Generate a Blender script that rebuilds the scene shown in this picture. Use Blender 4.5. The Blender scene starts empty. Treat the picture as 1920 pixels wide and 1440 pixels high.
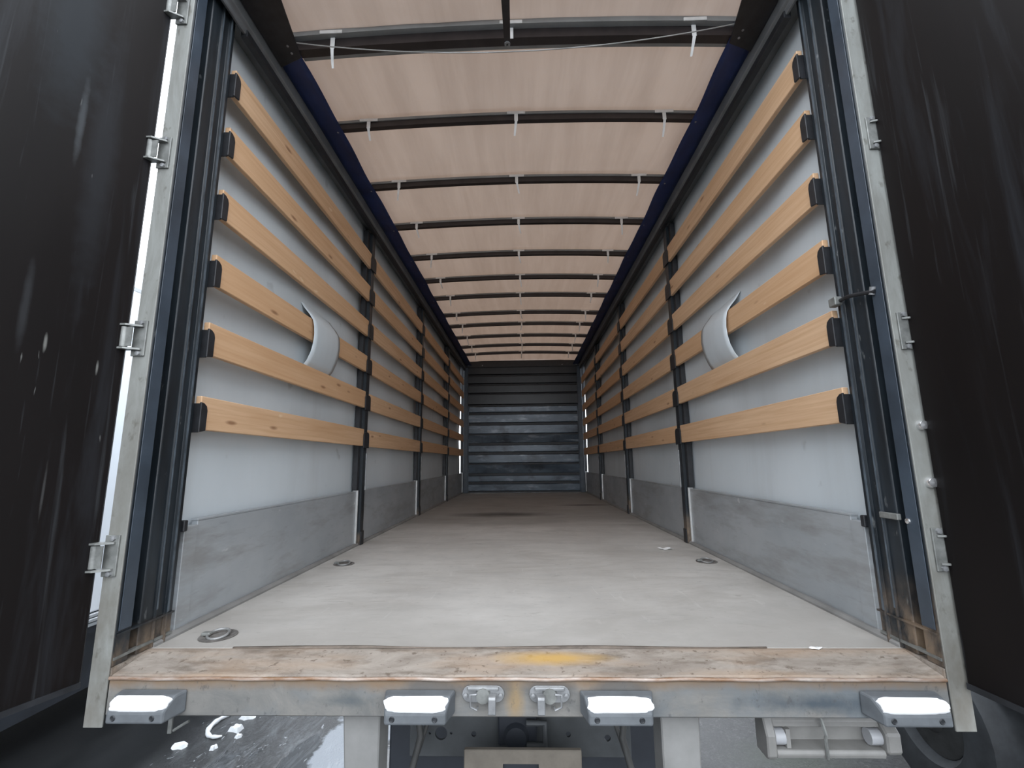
import bpy, bmesh, math, random
from mathutils import Vector, Matrix
import numpy as np

random.seed(7)
S = bpy.context.scene
COL = S.collection

# ------------------------------------------------------------------ camera
# truck coordinates in metres: X right, Y into the cargo box, Z up; deck at Z = 0
CAMPOS = (0.0304, 0.0, 0.5991)
YAW, PITCH, ROLL, FPX = -0.0265, 0.1704, -0.0107, 854.19
cy, sy, cp, sp = math.cos(YAW), math.sin(YAW), math.cos(PITCH), math.sin(PITCH)
fw = Vector((sy*cp, cy*cp, sp)); rr = Vector((cy, -sy, 0)); uu = rr.cross(fw)
R = rr*math.cos(ROLL) + uu*math.sin(ROLL); U = -rr*math.sin(ROLL) + uu*math.cos(ROLL)
cam = bpy.data.cameras.new('camera')
cam.sensor_fit = 'HORIZONTAL'; cam.sensor_width = 36.0; cam.lens = FPX/1920*36.0
cam.clip_start = 0.05; cam.clip_end = 300
camo = bpy.data.objects.new('camera', cam); COL.objects.link(camo)
m = Matrix.Identity(4)
for i in range(3):
    m[i][0] = R[i]; m[i][1] = U[i]; m[i][2] = -fw[i]; m[i][3] = CAMPOS[i]
camo.matrix_world = m
S.camera = camo

# ------------------------------------------------------------------ sky: flat white overcast
W = bpy.data.worlds.new('overcast_sky'); S.world = W; W.use_nodes = True
wn = W.node_tree.nodes; wl = W.node_tree.links; wn.clear()
wo = wn.new('ShaderNodeOutputWorld'); wb = wn.new('ShaderNodeBackground')
tc = wn.new('ShaderNodeTexCoord'); sx = wn.new('ShaderNodeSeparateXYZ'); mr = wn.new('ShaderNodeMapRange')
nz = wn.new('ShaderNodeTexNoise'); nz.inputs['Scale'].default_value = 2.5; nz.inputs['Detail'].default_value = 4
mx = wn.new('ShaderNodeMix'); mx.data_type = 'RGBA'
mx.inputs[6].default_value = (0.80, 0.88, 1.0, 1); mx.inputs[7].default_value = (0.95, 0.98, 1.0, 1)
wl.new(tc.outputs['Generated'], nz.inputs['Vector']); wl.new(nz.outputs['Fac'], mx.inputs[0])
wl.new(mx.outputs[2], wb.inputs['Color']); wl.new(wb.outputs[0], wo.inputs[0])
wb.inputs['Strength'].default_value = 1.0

S.view_settings.view_transform = 'Standard'; S.view_settings.look = 'None'
S.view_settings.gamma = 1.0; S.view_settings.use_curve_mapping = False
S.view_settings.exposure = 2.1
S.cycles.max_bounces = 14; S.cycles.diffuse_bounces = 8; S.cycles.transmission_bounces = 8

# ------------------------------------------------------------------ material helpers
class Nt:
    def __init__(s, name):
        s.m = bpy.data.materials.new(name); s.m.use_nodes = True
        s.n = s.m.node_tree.nodes; s.l = s.m.node_tree.links
        s.b = s.n['Principled BSDF']; s.out = s.n['Material Output']
        s.p = s.n.new('ShaderNodeNewGeometry').outputs['Position']
    def L(s, a, b): s.l.new(a, b)
    def put(s, sock, v):
        if hasattr(v, 'is_linked'): s.l.new(v, sock)
        elif isinstance(v, (tuple, list)): sock.default_value = (*v, 1) if len(v) == 3 and sock.type == 'RGBA' else v
        else: sock.default_value = v
    def vec(s, sc, off=None):
        v = s.n.new('ShaderNodeVectorMath'); v.operation = 'MULTIPLY'; s.put(v.inputs[0], s.p); v.inputs[1].default_value = sc
        o = v.outputs[0]
        if off is not None:
            a = s.n.new('ShaderNodeVectorMath'); a.operation = 'ADD'; s.put(a.inputs[0], o); s.put(a.inputs[1], off); o = a.outputs[0]
        return o
    def noise(s, sc=(1, 1, 1), detail=4, rough=0.55, off=None, dist=0.0):
        t = s.n.new('ShaderNodeTexNoise'); t.inputs['Scale'].default_value = 1; t.inputs['Detail'].default_value = detail
        t.inputs['Roughness'].default_value = rough; t.inputs['Distortion'].default_value = dist
        s.put(t.inputs['Vector'], s.vec(sc, off)); return t.outputs['Fac']
    def vor(s, sc, off=None):
        t = s.n.new('ShaderNodeTexVoronoi'); t.inputs['Scale'].default_value = 1
        s.put(t.inputs['Vector'], s.vec(sc, off)); return t.outputs['Distance']
    def rng(s, v, a, b, c=0.0, d=1.0):
        r = s.n.new('ShaderNodeMapRange'); s.put(r.inputs[0], v)
        r.inputs[1].default_value = a; r.inputs[2].default_value = b; r.inputs[3].default_value = c; r.inputs[4].default_value = d
        return r.outputs[0]
    def math(s, op, a, b=0.0, c=0.0):
        r = s.n.new('ShaderNodeMath'); r.operation = op; s.put(r.inputs[0], a); s.put(r.inputs[1], b); s.put(r.inputs[2], c); return r.outputs[0]
    def mul(s, a, b): return s.math('MULTIPLY', a, b)
    def mix(s, f, a, b):
        r = s.n.new('ShaderNodeMix'); r.data_type = 'RGBA'; s.put(r.inputs[0], f); s.put(r.inputs[6], a); s.put(r.inputs[7], b); return r.outputs[2]
    def xyz(s):
        r = s.n.new('ShaderNodeSeparateXYZ'); s.put(r.inputs[0], s.p); return r.outputs
    def rand(s): return s.n.new('ShaderNodeObjectInfo').outputs['Random']
    def spot(s, cx, cyy, rx, ry, ax='XY', soft=0.6, wob=0.5, nsc=6):
        """irregular patch of its own shape round one place on the thing"""
        o = s.xyz(); i, j = 'XYZ'.index(ax[0]), 'XYZ'.index(ax[1])
        a = s.math('POWER', s.math('ABSOLUTE', s.math('DIVIDE', s.math('SUBTRACT', o[i], cx), rx)), 2.0)
        b = s.math('POWER', s.math('ABSOLUTE', s.math('DIVIDE', s.math('SUBTRACT', o[j], cyy), ry)), 2.0)
        d = s.math('ADD', s.math('SQRT', s.math('ADD', a, b)), s.mul(s.math('SUBTRACT', s.noise((nsc,)*3, 5, 0.6), 0.5), wob*2))
        return s.rng(d, 1.0, 1.0-soft, 0.0, 1.0)
    def fin(s, color, rough=0.5, metal=0.0, bump=None, bstr=0.2, bdist=0.002, spec=0.5):
        s.put(s.b.inputs['Base Color'], color); s.put(s.b.inputs['Roughness'], rough); s.put(s.b.inputs['Metallic'], metal)
        s.b.inputs['Specular IOR Level'].default_value = spec
        if bump is not None:
            k = s.n.new('ShaderNodeBump'); k.inputs['Strength'].default_value = bstr; k.inputs['Distance'].default_value = bdist
            s.put(k.inputs['Height'], bump); s.put(s.b.inputs['Normal'], k.outputs[0])
        return s.m

def simple(name, col, rough=0.5, metal=0.0, var=0.15, sc=8, spec=0.5):
    t = Nt(name); f = t.rng(t.noise((sc,)*3, 5, 0.6), 0.3, 0.7)
    return t.fin(t.mix(f, tuple(c*(1-var) for c in col), tuple(min(1, c*(1+var)) for c in col)), rough, metal, spec=spec)

MT = {}
DRIPS_SHEEN = [(1.249, 0.958, 0.005, 0.034, 0.95, (0.15, 0.15, 0.14)), (1.377, 0.908, 0.004, 0.024, 0.95, (0.15, 0.15, 0.14)),
         (1.247, 1.69, 0.012, 0.17, 0.8, (0.055, 0.06, 0.065)), (1.296, 0.53, 0.004, 0.09, 0.7, (0.055, 0.055, 0.055)),
         (1.195, 1.06, 0.012, 0.16, 0.55, (0.035, 0.037, 0.04)), (1.31, 1.60, 0.05, 0.55, 0.35, (0.03, 0.034, 0.040)), (1.20, 2.0, 0.10, 0.4, 0.45, (0.026, 0.033, 0.040))]  # last two entries: bluish sky sheen painted on the upper left door
def mk_materials():
    # grey PVC side curtain
    t = Nt('grey_side_curtain')
    c = t.mix(t.rng(t.noise((1.3, 1.3, 1.0), 4), 0.3, 0.7), (0.50, 0.55, 0.58), (0.60, 0.645, 0.675))
    c = t.mix(t.mul(t.rng(t.noise((5, 5, 0.5), 4), 0.55, 0.75), 0.35), c, (0.44, 0.46, 0.47))
    c = t.mix(t.mul(t.rng(t.noise((7, 7, 7), 3, 0.4), 0.70, 0.76), 0.45), c, (0.30, 0.31, 0.32))
    MT['curtain'] = t.fin(c, 0.5, 0, t.noise((3, 3, 0.8), 3), 0.25, 0.01)
    # roof tarpaulin, lets daylight through
    t = Nt('white_roof_tarpaulin')
    f = t.rng(t.noise((9, 0.7, 1), 5, 0.65, dist=0.5), 0.36, 0.66); g = t.rng(t.noise((2.2, 3, 1), 4), 0.4, 0.75)
    refl = t.mix(t.mul(g, 0.3), t.mix(t.mul(f, 0.5), (0.78, 0.80, 0.81), (0.60, 0.60, 0.60)), (0.64, 0.64, 0.64))
    tran = t.mix(t.mul(f, 0.5), (0.260, 0.178, 0.130), (0.170, 0.108, 0.074))
    d = t.n.new('ShaderNodeBsdfDiffuse'); q = t.n.new('ShaderNodeBsdfTranslucent'); k = t.n.new('ShaderNodeMixShader')
    t.put(d.inputs[0], refl); t.put(q.inputs[0], tran); k.inputs[0].default_value = 0.25
    t.L(d.outputs[0], k.inputs[1]); t.L(q.outputs[0], k.inputs[2]); t.L(k.outputs[0], t.out.inputs[0])
    MT['roof'] = t.m
    # pine slats
    t = Nt('pine_slat')
    rv = t.n.new('ShaderNodeCombineXYZ'); rnd = t.rand(); t.put(rv.inputs[1], t.mul(rnd, 37.0)); t.put(rv.inputs[2], t.mul(rnd, 11.0)); off = rv.outputs[0]
    grain = t.noise((6, 1.6, 60), 5, 0.6, off, 0.6); big = t.noise((2, 1.2, 9), 3, 0.5, off)
    c = t.mix(t.rng(grain, 0.3, 0.7), (0.56, 0.35, 0.205), (0.71, 0.49, 0.315))
    c = t.mix(t.mul(t.rng(big, 0.45, 0.75), 0.5), c, (0.47, 0.27, 0.135))
    c = t.mix(t.mul(rnd, 0.5), c, (0.57, 0.33, 0.17))
    kn = t.vor((3, 3.1, 12), off)
    c = t.mix(t.mul(t.rng(kn, 0.14, 0.05), 0.75), c, (0.20, 0.09, 0.04))
    c = t.mix(t.mul(t.rng(t.noise((9, 5, 16), 3, 0.5, off), 0.70, 0.76), 0.6), c, (0.78, 0.62, 0.42))
    MT['wood'] = t.fin(c, 0.6, 0, grain, 0.15, 0.002, 0.3)
    # black paint of posts
    t = Nt('black_post_paint')
    c = t.mix(t.rng(t.noise((14, 14, 2), 5, 0.65), 0.4, 0.75), (0.008, 0.011, 0.014), (0.022, 0.030, 0.038))
    c = t.mix(t.mul(t.rng(t.noise((40, 40, 12), 4, 0.6), 0.66, 0.74), 0.6), c, (0.20, 0.21, 0.21))
    o = t.xyz()
    hgt = t.rng(o[0], -0.1, 0.1, 0.10, 0.24)
    low = t.mul(t.rng(t.math('DIVIDE', o[2], hgt), 1.0, 0.35), t.rng(t.noise((9, 9, 5), 5, 0.65), 0.40, 0.62))
    c = t.mix(t.mul(low, 0.9), c, (0.20, 0.145, 0.10))
    MT['black'] = t.fin(c, t.rng(t.noise((20, 20, 3), 4), 0.3, 0.7, 0.25, 0.5), 0)
    MT['ridge'] = simple('blue_grey_ridge_highlight', (0.085, 0.105, 0.125), 0.3, 0.2, 0.5, 12)  # sky highlight along the post ridges, held in a lighter colour
    MT['cup'] = simple('grimy_grey_brown_cup', (0.15, 0.14, 0.13), 0.6, 0.1, 0.5, 30)
    MT['cupring'] = simple('dull_ring_steel', (0.26, 0.26, 0.255), 0.4, 0.4, 0.4, 30)
    MT['slate'] = simple('glossy_slate_blue_paint', (0.045, 0.060, 0.080), 0.32, 0, 0.3, 6)
    MT['blackpanel'] = simple('black_panel_paint', (0.014, 0.015, 0.017), 0.35, 0, 0.5, 4)
    MT['splinter'] = simple('grey_brown_splinters', (0.13, 0.105, 0.085), 0.7, 0, 0.45, 14)
    MT['black_flat'] = simple('black_steel', (0.016, 0.017, 0.020), 0.5, 0, 0.4, 20)
    MT['rail'] = simple('dark_grey_roof_rail', (0.17, 0.178, 0.185), 0.4, 0.2, 0.25, 5)
    MT['bow'] = simple('black_brown_bow_paint', (0.028, 0.022, 0.022), 0.45, 0, 0.3, 12)
    MT['sleeve'] = simple('grey_tarpaulin_sleeve', (0.27, 0.28, 0.28), 0.6, 0, 0.15, 6)
    MT['blue'] = simple('navy_blue_vinyl', (0.014, 0.028, 0.10), 0.42, 0, 0.35, 7)
    MT['whiteplastic'] = simple('white_plastic', (0.80, 0.81, 0.80), 0.45, 0, 0.1, 20)
    MT['cord'] = simple('grey_plastic_cord', (0.34, 0.34, 0.33), 0.5, 0, 0.1, 20)
    # rear flange, dirty light grey
    t = Nt('dirty_light_grey_paint')
    c = t.mix(t.rng(t.noise((14, 14, 3.2), 7, 0.7, dist=0.6), 0.36, 0.66), (0.275, 0.285, 0.27), (0.185, 0.185, 0.17))
    o = t.xyz()
    c = t.mix(t.mul(t.rng(o[2], 1.2, -0.1), t.rng(t.noise((9, 9, 5), 5, 0.65), 0.3, 0.62)), c, (0.145, 0.135, 0.115))
    c = t.mix(t.mul(t.rng(t.noise((26, 26, 14), 4, 0.6), 0.60, 0.68), 0.6), c, (0.09, 0.08, 0.065))
    MT['flange'] = t.fin(c, 0.5)
    # drop sides
    t = Nt('dull_grey_aluminium')
    c = t.mix(t.rng(t.noise((1.8, 1.8, 2.5), 5, 0.6), 0.3, 0.7), (0.315, 0.34, 0.36), (0.42, 0.44, 0.455))
    c = t.mix(t.mul(t.rng(t.noise((3, 2, 9), 5, 0.65), 0.48, 0.68), 0.65), c, (0.23, 0.225, 0.215))
    c = t.mix(t.mul(t.rng(t.noise((20, 5, 40), 5, 0.7), 0.60, 0.70), 0.4), c, (0.22, 0.22, 0.21))
    c = t.mix(t.mul(t.rng(t.noise((14, 9, 14), 3, 0.5), 0.71, 0.75), 0.7), c, (0.55, 0.56, 0.56))
    MT['alu'] = t.fin(c, t.rng(t.noise((4, 4, 8), 4), 0.3, 0.7, 0.38, 0.55), 0.25)
    MT['brightalu'] = simple('bright_aluminium_edge', (0.62, 0.62, 0.61), 0.35, 0.5, 0.15, 9)
    # deck
    t = Nt('worn_grey_plywood_deck')
    o = t.xyz()
    c = t.mix(t.rng(t.noise((1.2, 0.9, 1), 6, 0.62), 0.3, 0.7), (0.43, 0.41, 0.385), (0.60, 0.58, 0.55))
    c = t.mix(t.mul(t.rng(t.noise((2.5, 6, 1), 6, 0.68), 0.48, 0.72), 0.55), c, (0.38, 0.37, 0.355))
    c = t.mix(t.mul(t.rng(t.noise((30, 30, 1), 4, 0.6), 0.62, 0.74), 0.4), c, (0.30, 0.29, 0.275))
    c = t.mix(t.mul(t.rng(t.noise((0.9, 2.6, 1), 7, 0.72, dist=1.2), 0.50, 0.68), 0.6), c, (0.36, 0.335, 0.305))
    c = t.mix(t.mul(t.rng(t.noise((7, 22, 1), 5, 0.7, dist=0.8), 0.60, 0.72), 0.55), c, (0.25, 0.235, 0.215))
    c = t.mix(t.mul(t.rng(t.noise((16, 3, 1), 5, 0.7, dist=0.8), 0.62, 0.72), 0.4), c, (0.66, 0.645, 0.62))
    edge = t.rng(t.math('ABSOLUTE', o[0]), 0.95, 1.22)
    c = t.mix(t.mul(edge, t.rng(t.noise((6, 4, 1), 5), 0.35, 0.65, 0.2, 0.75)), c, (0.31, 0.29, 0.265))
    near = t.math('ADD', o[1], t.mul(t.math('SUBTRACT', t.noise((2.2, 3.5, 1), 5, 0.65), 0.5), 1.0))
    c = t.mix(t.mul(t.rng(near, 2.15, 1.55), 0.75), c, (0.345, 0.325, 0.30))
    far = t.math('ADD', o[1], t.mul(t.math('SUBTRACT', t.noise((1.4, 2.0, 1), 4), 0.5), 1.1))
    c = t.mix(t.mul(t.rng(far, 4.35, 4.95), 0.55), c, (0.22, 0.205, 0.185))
    c = t.mix(t.mul(t.spot(-0.25, 5.5, 0.75, 0.30, 'XY', 0.8, 0.4, 3), 0.8), c, (0.045, 0.042, 0.04))
    c = t.mix(t.mul(t.spot(0.85, 6.6, 0.5, 0.16, 'XY', 0.8, 0.4, 4), 0.8), c, (0.04, 0.038, 0.035))
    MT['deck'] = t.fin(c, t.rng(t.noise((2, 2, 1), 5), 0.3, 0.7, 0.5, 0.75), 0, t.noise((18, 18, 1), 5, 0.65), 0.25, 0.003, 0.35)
    # sill
    t = Nt('rusty_dirty_sill_plate')
    c = t.mix(t.rng(t.noise((4, 10, 9), 7, 0.72, dist=0.7), 0.36, 0.64), (0.235, 0.200, 0.17), (0.375, 0.333, 0.290))
    c = t.mix(t.mul(t.rng(t.noise((6, 18, 18), 6, 0.7), 0.50, 0.64), 0.75), c, (0.15, 0.12, 0.095))
    c = t.mix(t.mul(t.rng(t.noise((1.6, 7, 3), 4, 0.55), 0.45, 0.65), 0.65), c, (0.37, 0.255, 0.17))
    c = t.mix(t.mul(t.rng(t.noise((40, 40, 40), 4, 0.6), 0.60, 0.68), 0.7), c, (0.11, 0.08, 0.06))
    c = t.mix(t.mul(t.spot(0.10, 1.555, 0.22, 0.045, 'XY', 0.8, 0.30, 12), 0.85), c, (0.50, 0.31, 0.09))
    MT['sillplate'] = t.fin(c, 0.62, 0, t.noise((30, 30, 30), 5, 0.7), 0.4, 0.004, 0.3)
    t = Nt('grimy_painted_sill_face')
    c = t.mix(t.rng(t.noise((3.5, 5, 9), 7, 0.72, dist=0.8), 0.36, 0.64), (0.215, 0.205, 0.188), (0.135, 0.135, 0.130))
    c = t.mix(t.mul(t.rng(t.noise((3.2, 3, 4), 5, 0.62), 0.48, 0.66), 0.75), c, (0.14, 0.16, 0.175))
    c = t.mix(t.mul(t.spot(0.86, -0.09, 0.30, 0.03, 'XZ', 0.9, 0.9, 13), 0.8), c, (0.045, 0.062, 0.08))
    c = t.mix(t.mul(t.spot(-0.52, -0.085, 0.12, 0.02, 'XZ', 0.9, 0.9, 13), 0.6), c, (0.06, 0.075, 0.085))
    c = t.mix(t.mul(t.spot(-0.01, -0.08, 0.035, 0.09, 'XZ', 0.8, 0.4, 16), 0.8), c, (0.27, 0.185, 0.09))
    o = t.xyz()
    c = t.mix(t.mul(t.rng(t.math('ADD', o[2], t.mul(t.noise((9, 9, 3), 5, 0.6), 0.05)), -0.035, -0.008), 0.8), c, (0.20, 0.13, 0.075))
    c = t.mix(t.mul(t.rng(t.noise((45, 45, 30), 5, 0.65), 0.60, 0.70), 0.6), c, (0.07, 0.07, 0.07))
    for cx in (-0.26, 0.30, -0.10, 0.09):
        c = t.mix(t.mul(t.spot(cx, -0.055, 0.105, 0.045, 'XZ', 0.5, 0.4, 18), 0.6), c, (0.075, 0.075, 0.075))
    MT['sillface'] = t.fin(c, 0.58, 0, t.noise((30, 30, 30), 5, 0.7), 0.3, 0.003, 0.35)
    t = Nt('rust_worn_edge')
    c = t.mix(t.rng(t.noise((7, 30, 30), 5, 0.7), 0.35, 0.65), (0.22, 0.125, 0.07), (0.42, 0.36, 0.32))
    MT['rustlip'] = t.fin(c, 0.4, 0.2)
    MT['rubber'] = simple('grey_dusty_rubber', (0.115, 0.125, 0.135), 0.65, 0, 0.22, 14)
    MT['pad'] = simple('white_marking_cover', (0.93, 0.93, 0.93), 0.6, 0, 0.02, 14)
    MT['dark_hole'] = simple('dark_bolt', (0.03, 0.032, 0.036), 0.5, 0.3, 0.3, 30)
    MT['steel'] = simple('worn_bare_steel', (0.27, 0.275, 0.28), 0.4, 0.4, 0.25, 25)
    MT['hinge'] = simple('grimy_galvanised_steel', (0.20, 0.205, 0.195), 0.45, 0.3, 0.35, 25)
    MT['chrome'] = simple('shiny_bolt_head', (0.80, 0.80, 0.80), 0.2, 0.9, 0.05, 25)
    # door plywood
    t = Nt('dark_film_faced_plywood')
    c = t.mix(t.rng(t.noise((2, 2, 0.6), 5, 0.6), 0.3, 0.7), (0.0045, 0.0036, 0.0036), (0.008, 0.006, 0.0058))
    c = t.mix(t.mul(t.rng(t.noise((9, 9, 0.55), 6, 0.65, dist=0.6), 0.52, 0.74), 0.8), c, (0.022, 0.024, 0.028))
    c = t.mix(t.mul(t.rng(t.noise((34, 34, 1.1), 4, 0.6, dist=0.4), 0.61, 0.72), 0.7), c, (0.032, 0.034, 0.037))
    c = t.mix(t.mul(t.rng(t.noise((60, 60, 9), 3, 0.5), 0.74, 0.78), 0.9), c, (0.12, 0.12, 0.115))
    o = t.xyz(); lf = t.rng(o[0], 0.05, -0.05)
    for (yy, zz, ry, rz, k, col) in DRIPS_SHEEN:
        c = t.mix(t.mul(t.mul(t.spot(yy, zz, ry, rz, 'YZ', 0.7, 0.35, 22), lf), k), c, col)
    MT['door'] = t.fin(c, t.rng(t.noise((3, 3, 1), 5), 0.3, 0.7, 0.40, 0.55), 0, None, spec=0.17)
    # steel bulkhead
    t = Nt('scuffed_navy_bulkhead_paint')
    c = t.mix(t.rng(t.noise((1.6, 1, 5), 5, 0.6), 0.35, 0.7), (0.065, 0.090, 0.120), (0.15, 0.19, 0.235))
    o = t.xyz()
    c = t.mix(t.mul(t.rng(t.noise((3, 1, 14), 6, 0.68), 0.55, 0.72), 0.7), c, (0.42, 0.47, 0.52))
    c = t.mix(t.mul(t.rng(t.noise((2.2, 1, 3), 4, 0.6), 0.52, 0.66), 0.8), c, (0.022, 0.026, 0.034))
    MT['bulkhead'] = t.fin(c, 0.33, 0.1)
    # ground
    t = Nt('wet_asphalt')
    vv = (1.0, 1.0, 1.0)
    o0 = t.xyz()
    f = t.noise((1.1, 0.6, 1), 6, 0.65, dist=0.8)
    c = t.mix(t.rng(f, 0.3, 0.7), (0.013, 0.014, 0.015), (0.030, 0.031, 0.032))
    c = t.mix(t.mul(t.rng(t.noise((40, 40, 1), 5, 0.7), 0.5, 0.75), t.rng(o0[0], -2.6, -1.9, 0.05, 0.6)), c, (0.11, 0.11, 0.11))
    moss = t.spot(1.75, 3.35, 0.5, 0.3, 'XY', 0.8, 0.6, 4)
    c = t.mix(t.mul(moss, 0.85), c, (0.018, 0.026, 0.014))
    o = t.xyz()
    pud = t.math('MAXIMUM', t.mul(t.rng(t.noise((2.6, 1.3, 1), 6, 0.62, dist=0.6), 0.53, 0.58), t.mul(t.rng(o[0], -2.5, -2.1), t.rng(o[0], 0.6, 0.2))), t.spot(-1.5, 3.3, 0.12, 0.35, 'XY', 0.25, 0.55, 5))
    r = t.n.new('ShaderNodeMapRange'); t.put(r.inputs[0], pud); r.inputs[3].default_value = 0.26; r.inputs[4].default_value = 0.04
    c = t.mix(t.mul(pud, 0.6), c, (0.02, 0.021, 0.023))
    stk = t.mul(t.rng(t.noise((5.5, 1.6, 1), 7, 0.72, dist=1.5), 0.47, 0.60), t.mul(t.rng(o[0], -2.5, -1.8), t.rng(o[0], 0.6, 0.2)))
    c = t.mix(t.mul(stk, 0.8), c, (0.105, 0.112, 0.120))
    pale_patch = t.spot(-1.17, 3.5, 0.26, 0.62, 'XY', 0.12, 0.45, 6)  # pale broken-edged patch on the asphalt
    c = t.mix(t.mul(pale_patch, 0.95), c, (0.36, 0.39, 0.43))
    c = t.mix(t.mul(t.mul(t.rng(t.noise((14, 8, 1), 5, 0.7, dist=1.0), 0.63, 0.67), t.rng(t.math('ABSOLUTE', t.math('SUBTRACT', o[0], -1.75)), 0.75, 0.5)), 0.8), c, (0.40, 0.42, 0.44))
    h = t.mul(t.noise((60, 60, 1), 5, 0.7), t.math('SUBTRACT', 1.0, pud))
    wet = t.rng(o[0], -2.0, -2.6)
    rg = t.math('ADD', t.mul(r.outputs[0], t.math('SUBTRACT', 1.0, wet)), t.mul(wet, 0.07))
    h = t.mul(h, t.math('SUBTRACT', 1.0, t.mul(wet, 0.9)))
    MT['asphalt'] = t.fin(c, rg, 0, h, 0.6, 0.01)
    MT['trailerwhite'] = simple('white_trailer_paint', (0.78, 0.80, 0.83), 0.4, 0, 0.03, 2)
    MT['trailerribs'] = simple('light_grey_ribbed_rail', (0.40, 0.41, 0.42), 0.5, 0.2, 0.15, 6)
    MT['darkchassis'] = simple('dark_chassis_paint', (0.022, 0.026, 0.034), 0.5, 0, 0.3, 5)
    MT['under'] = simple('grimy_grey_chassis_steel', (0.065, 0.070, 0.074), 0.55, 0.1, 0.3, 6)
    MT['legpaint'] = simple('dusty_light_grey_steel', (0.21, 0.207, 0.20), 0.6, 0, 0.2, 6)
    MT['hitch'] = simple('muddy_brown_grey_steel', (0.16, 0.14, 0.115), 0.65, 0, 0.25, 9)
    MT['lampgrey'] = simple('dusty_grey_plastic', (0.21, 0.205, 0.195), 0.5, 0, 0.15, 12)
    MT['lampclear'] = simple('milky_lamp_plastic', (0.36, 0.365, 0.38), 0.35, 0, 0.06, 12)
    MT['tyre'] = simple('dusty_black_tyre_rubber', (0.035, 0.038, 0.042), 0.7, 0, 0.35, 9)
    MT['rim'] = simple('dirty_dark_rim', (0.06, 0.06, 0.06), 0.6, 0.3, 0.3, 9)
    MT['ice'] = simple('dirty_white_ice', (0.80, 0.82, 0.84), 0.3, 0, 0.12, 20)
    MT['paper'] = simple('white_scrap', (0.85, 0.85, 0.84), 0.7, 0, 0.04, 20)
    MT['hose'] = simple('grey_rubber_hose', (0.06, 0.06, 0.058), 0.6, 0, 0.2, 12)
mk_materials()

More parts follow.
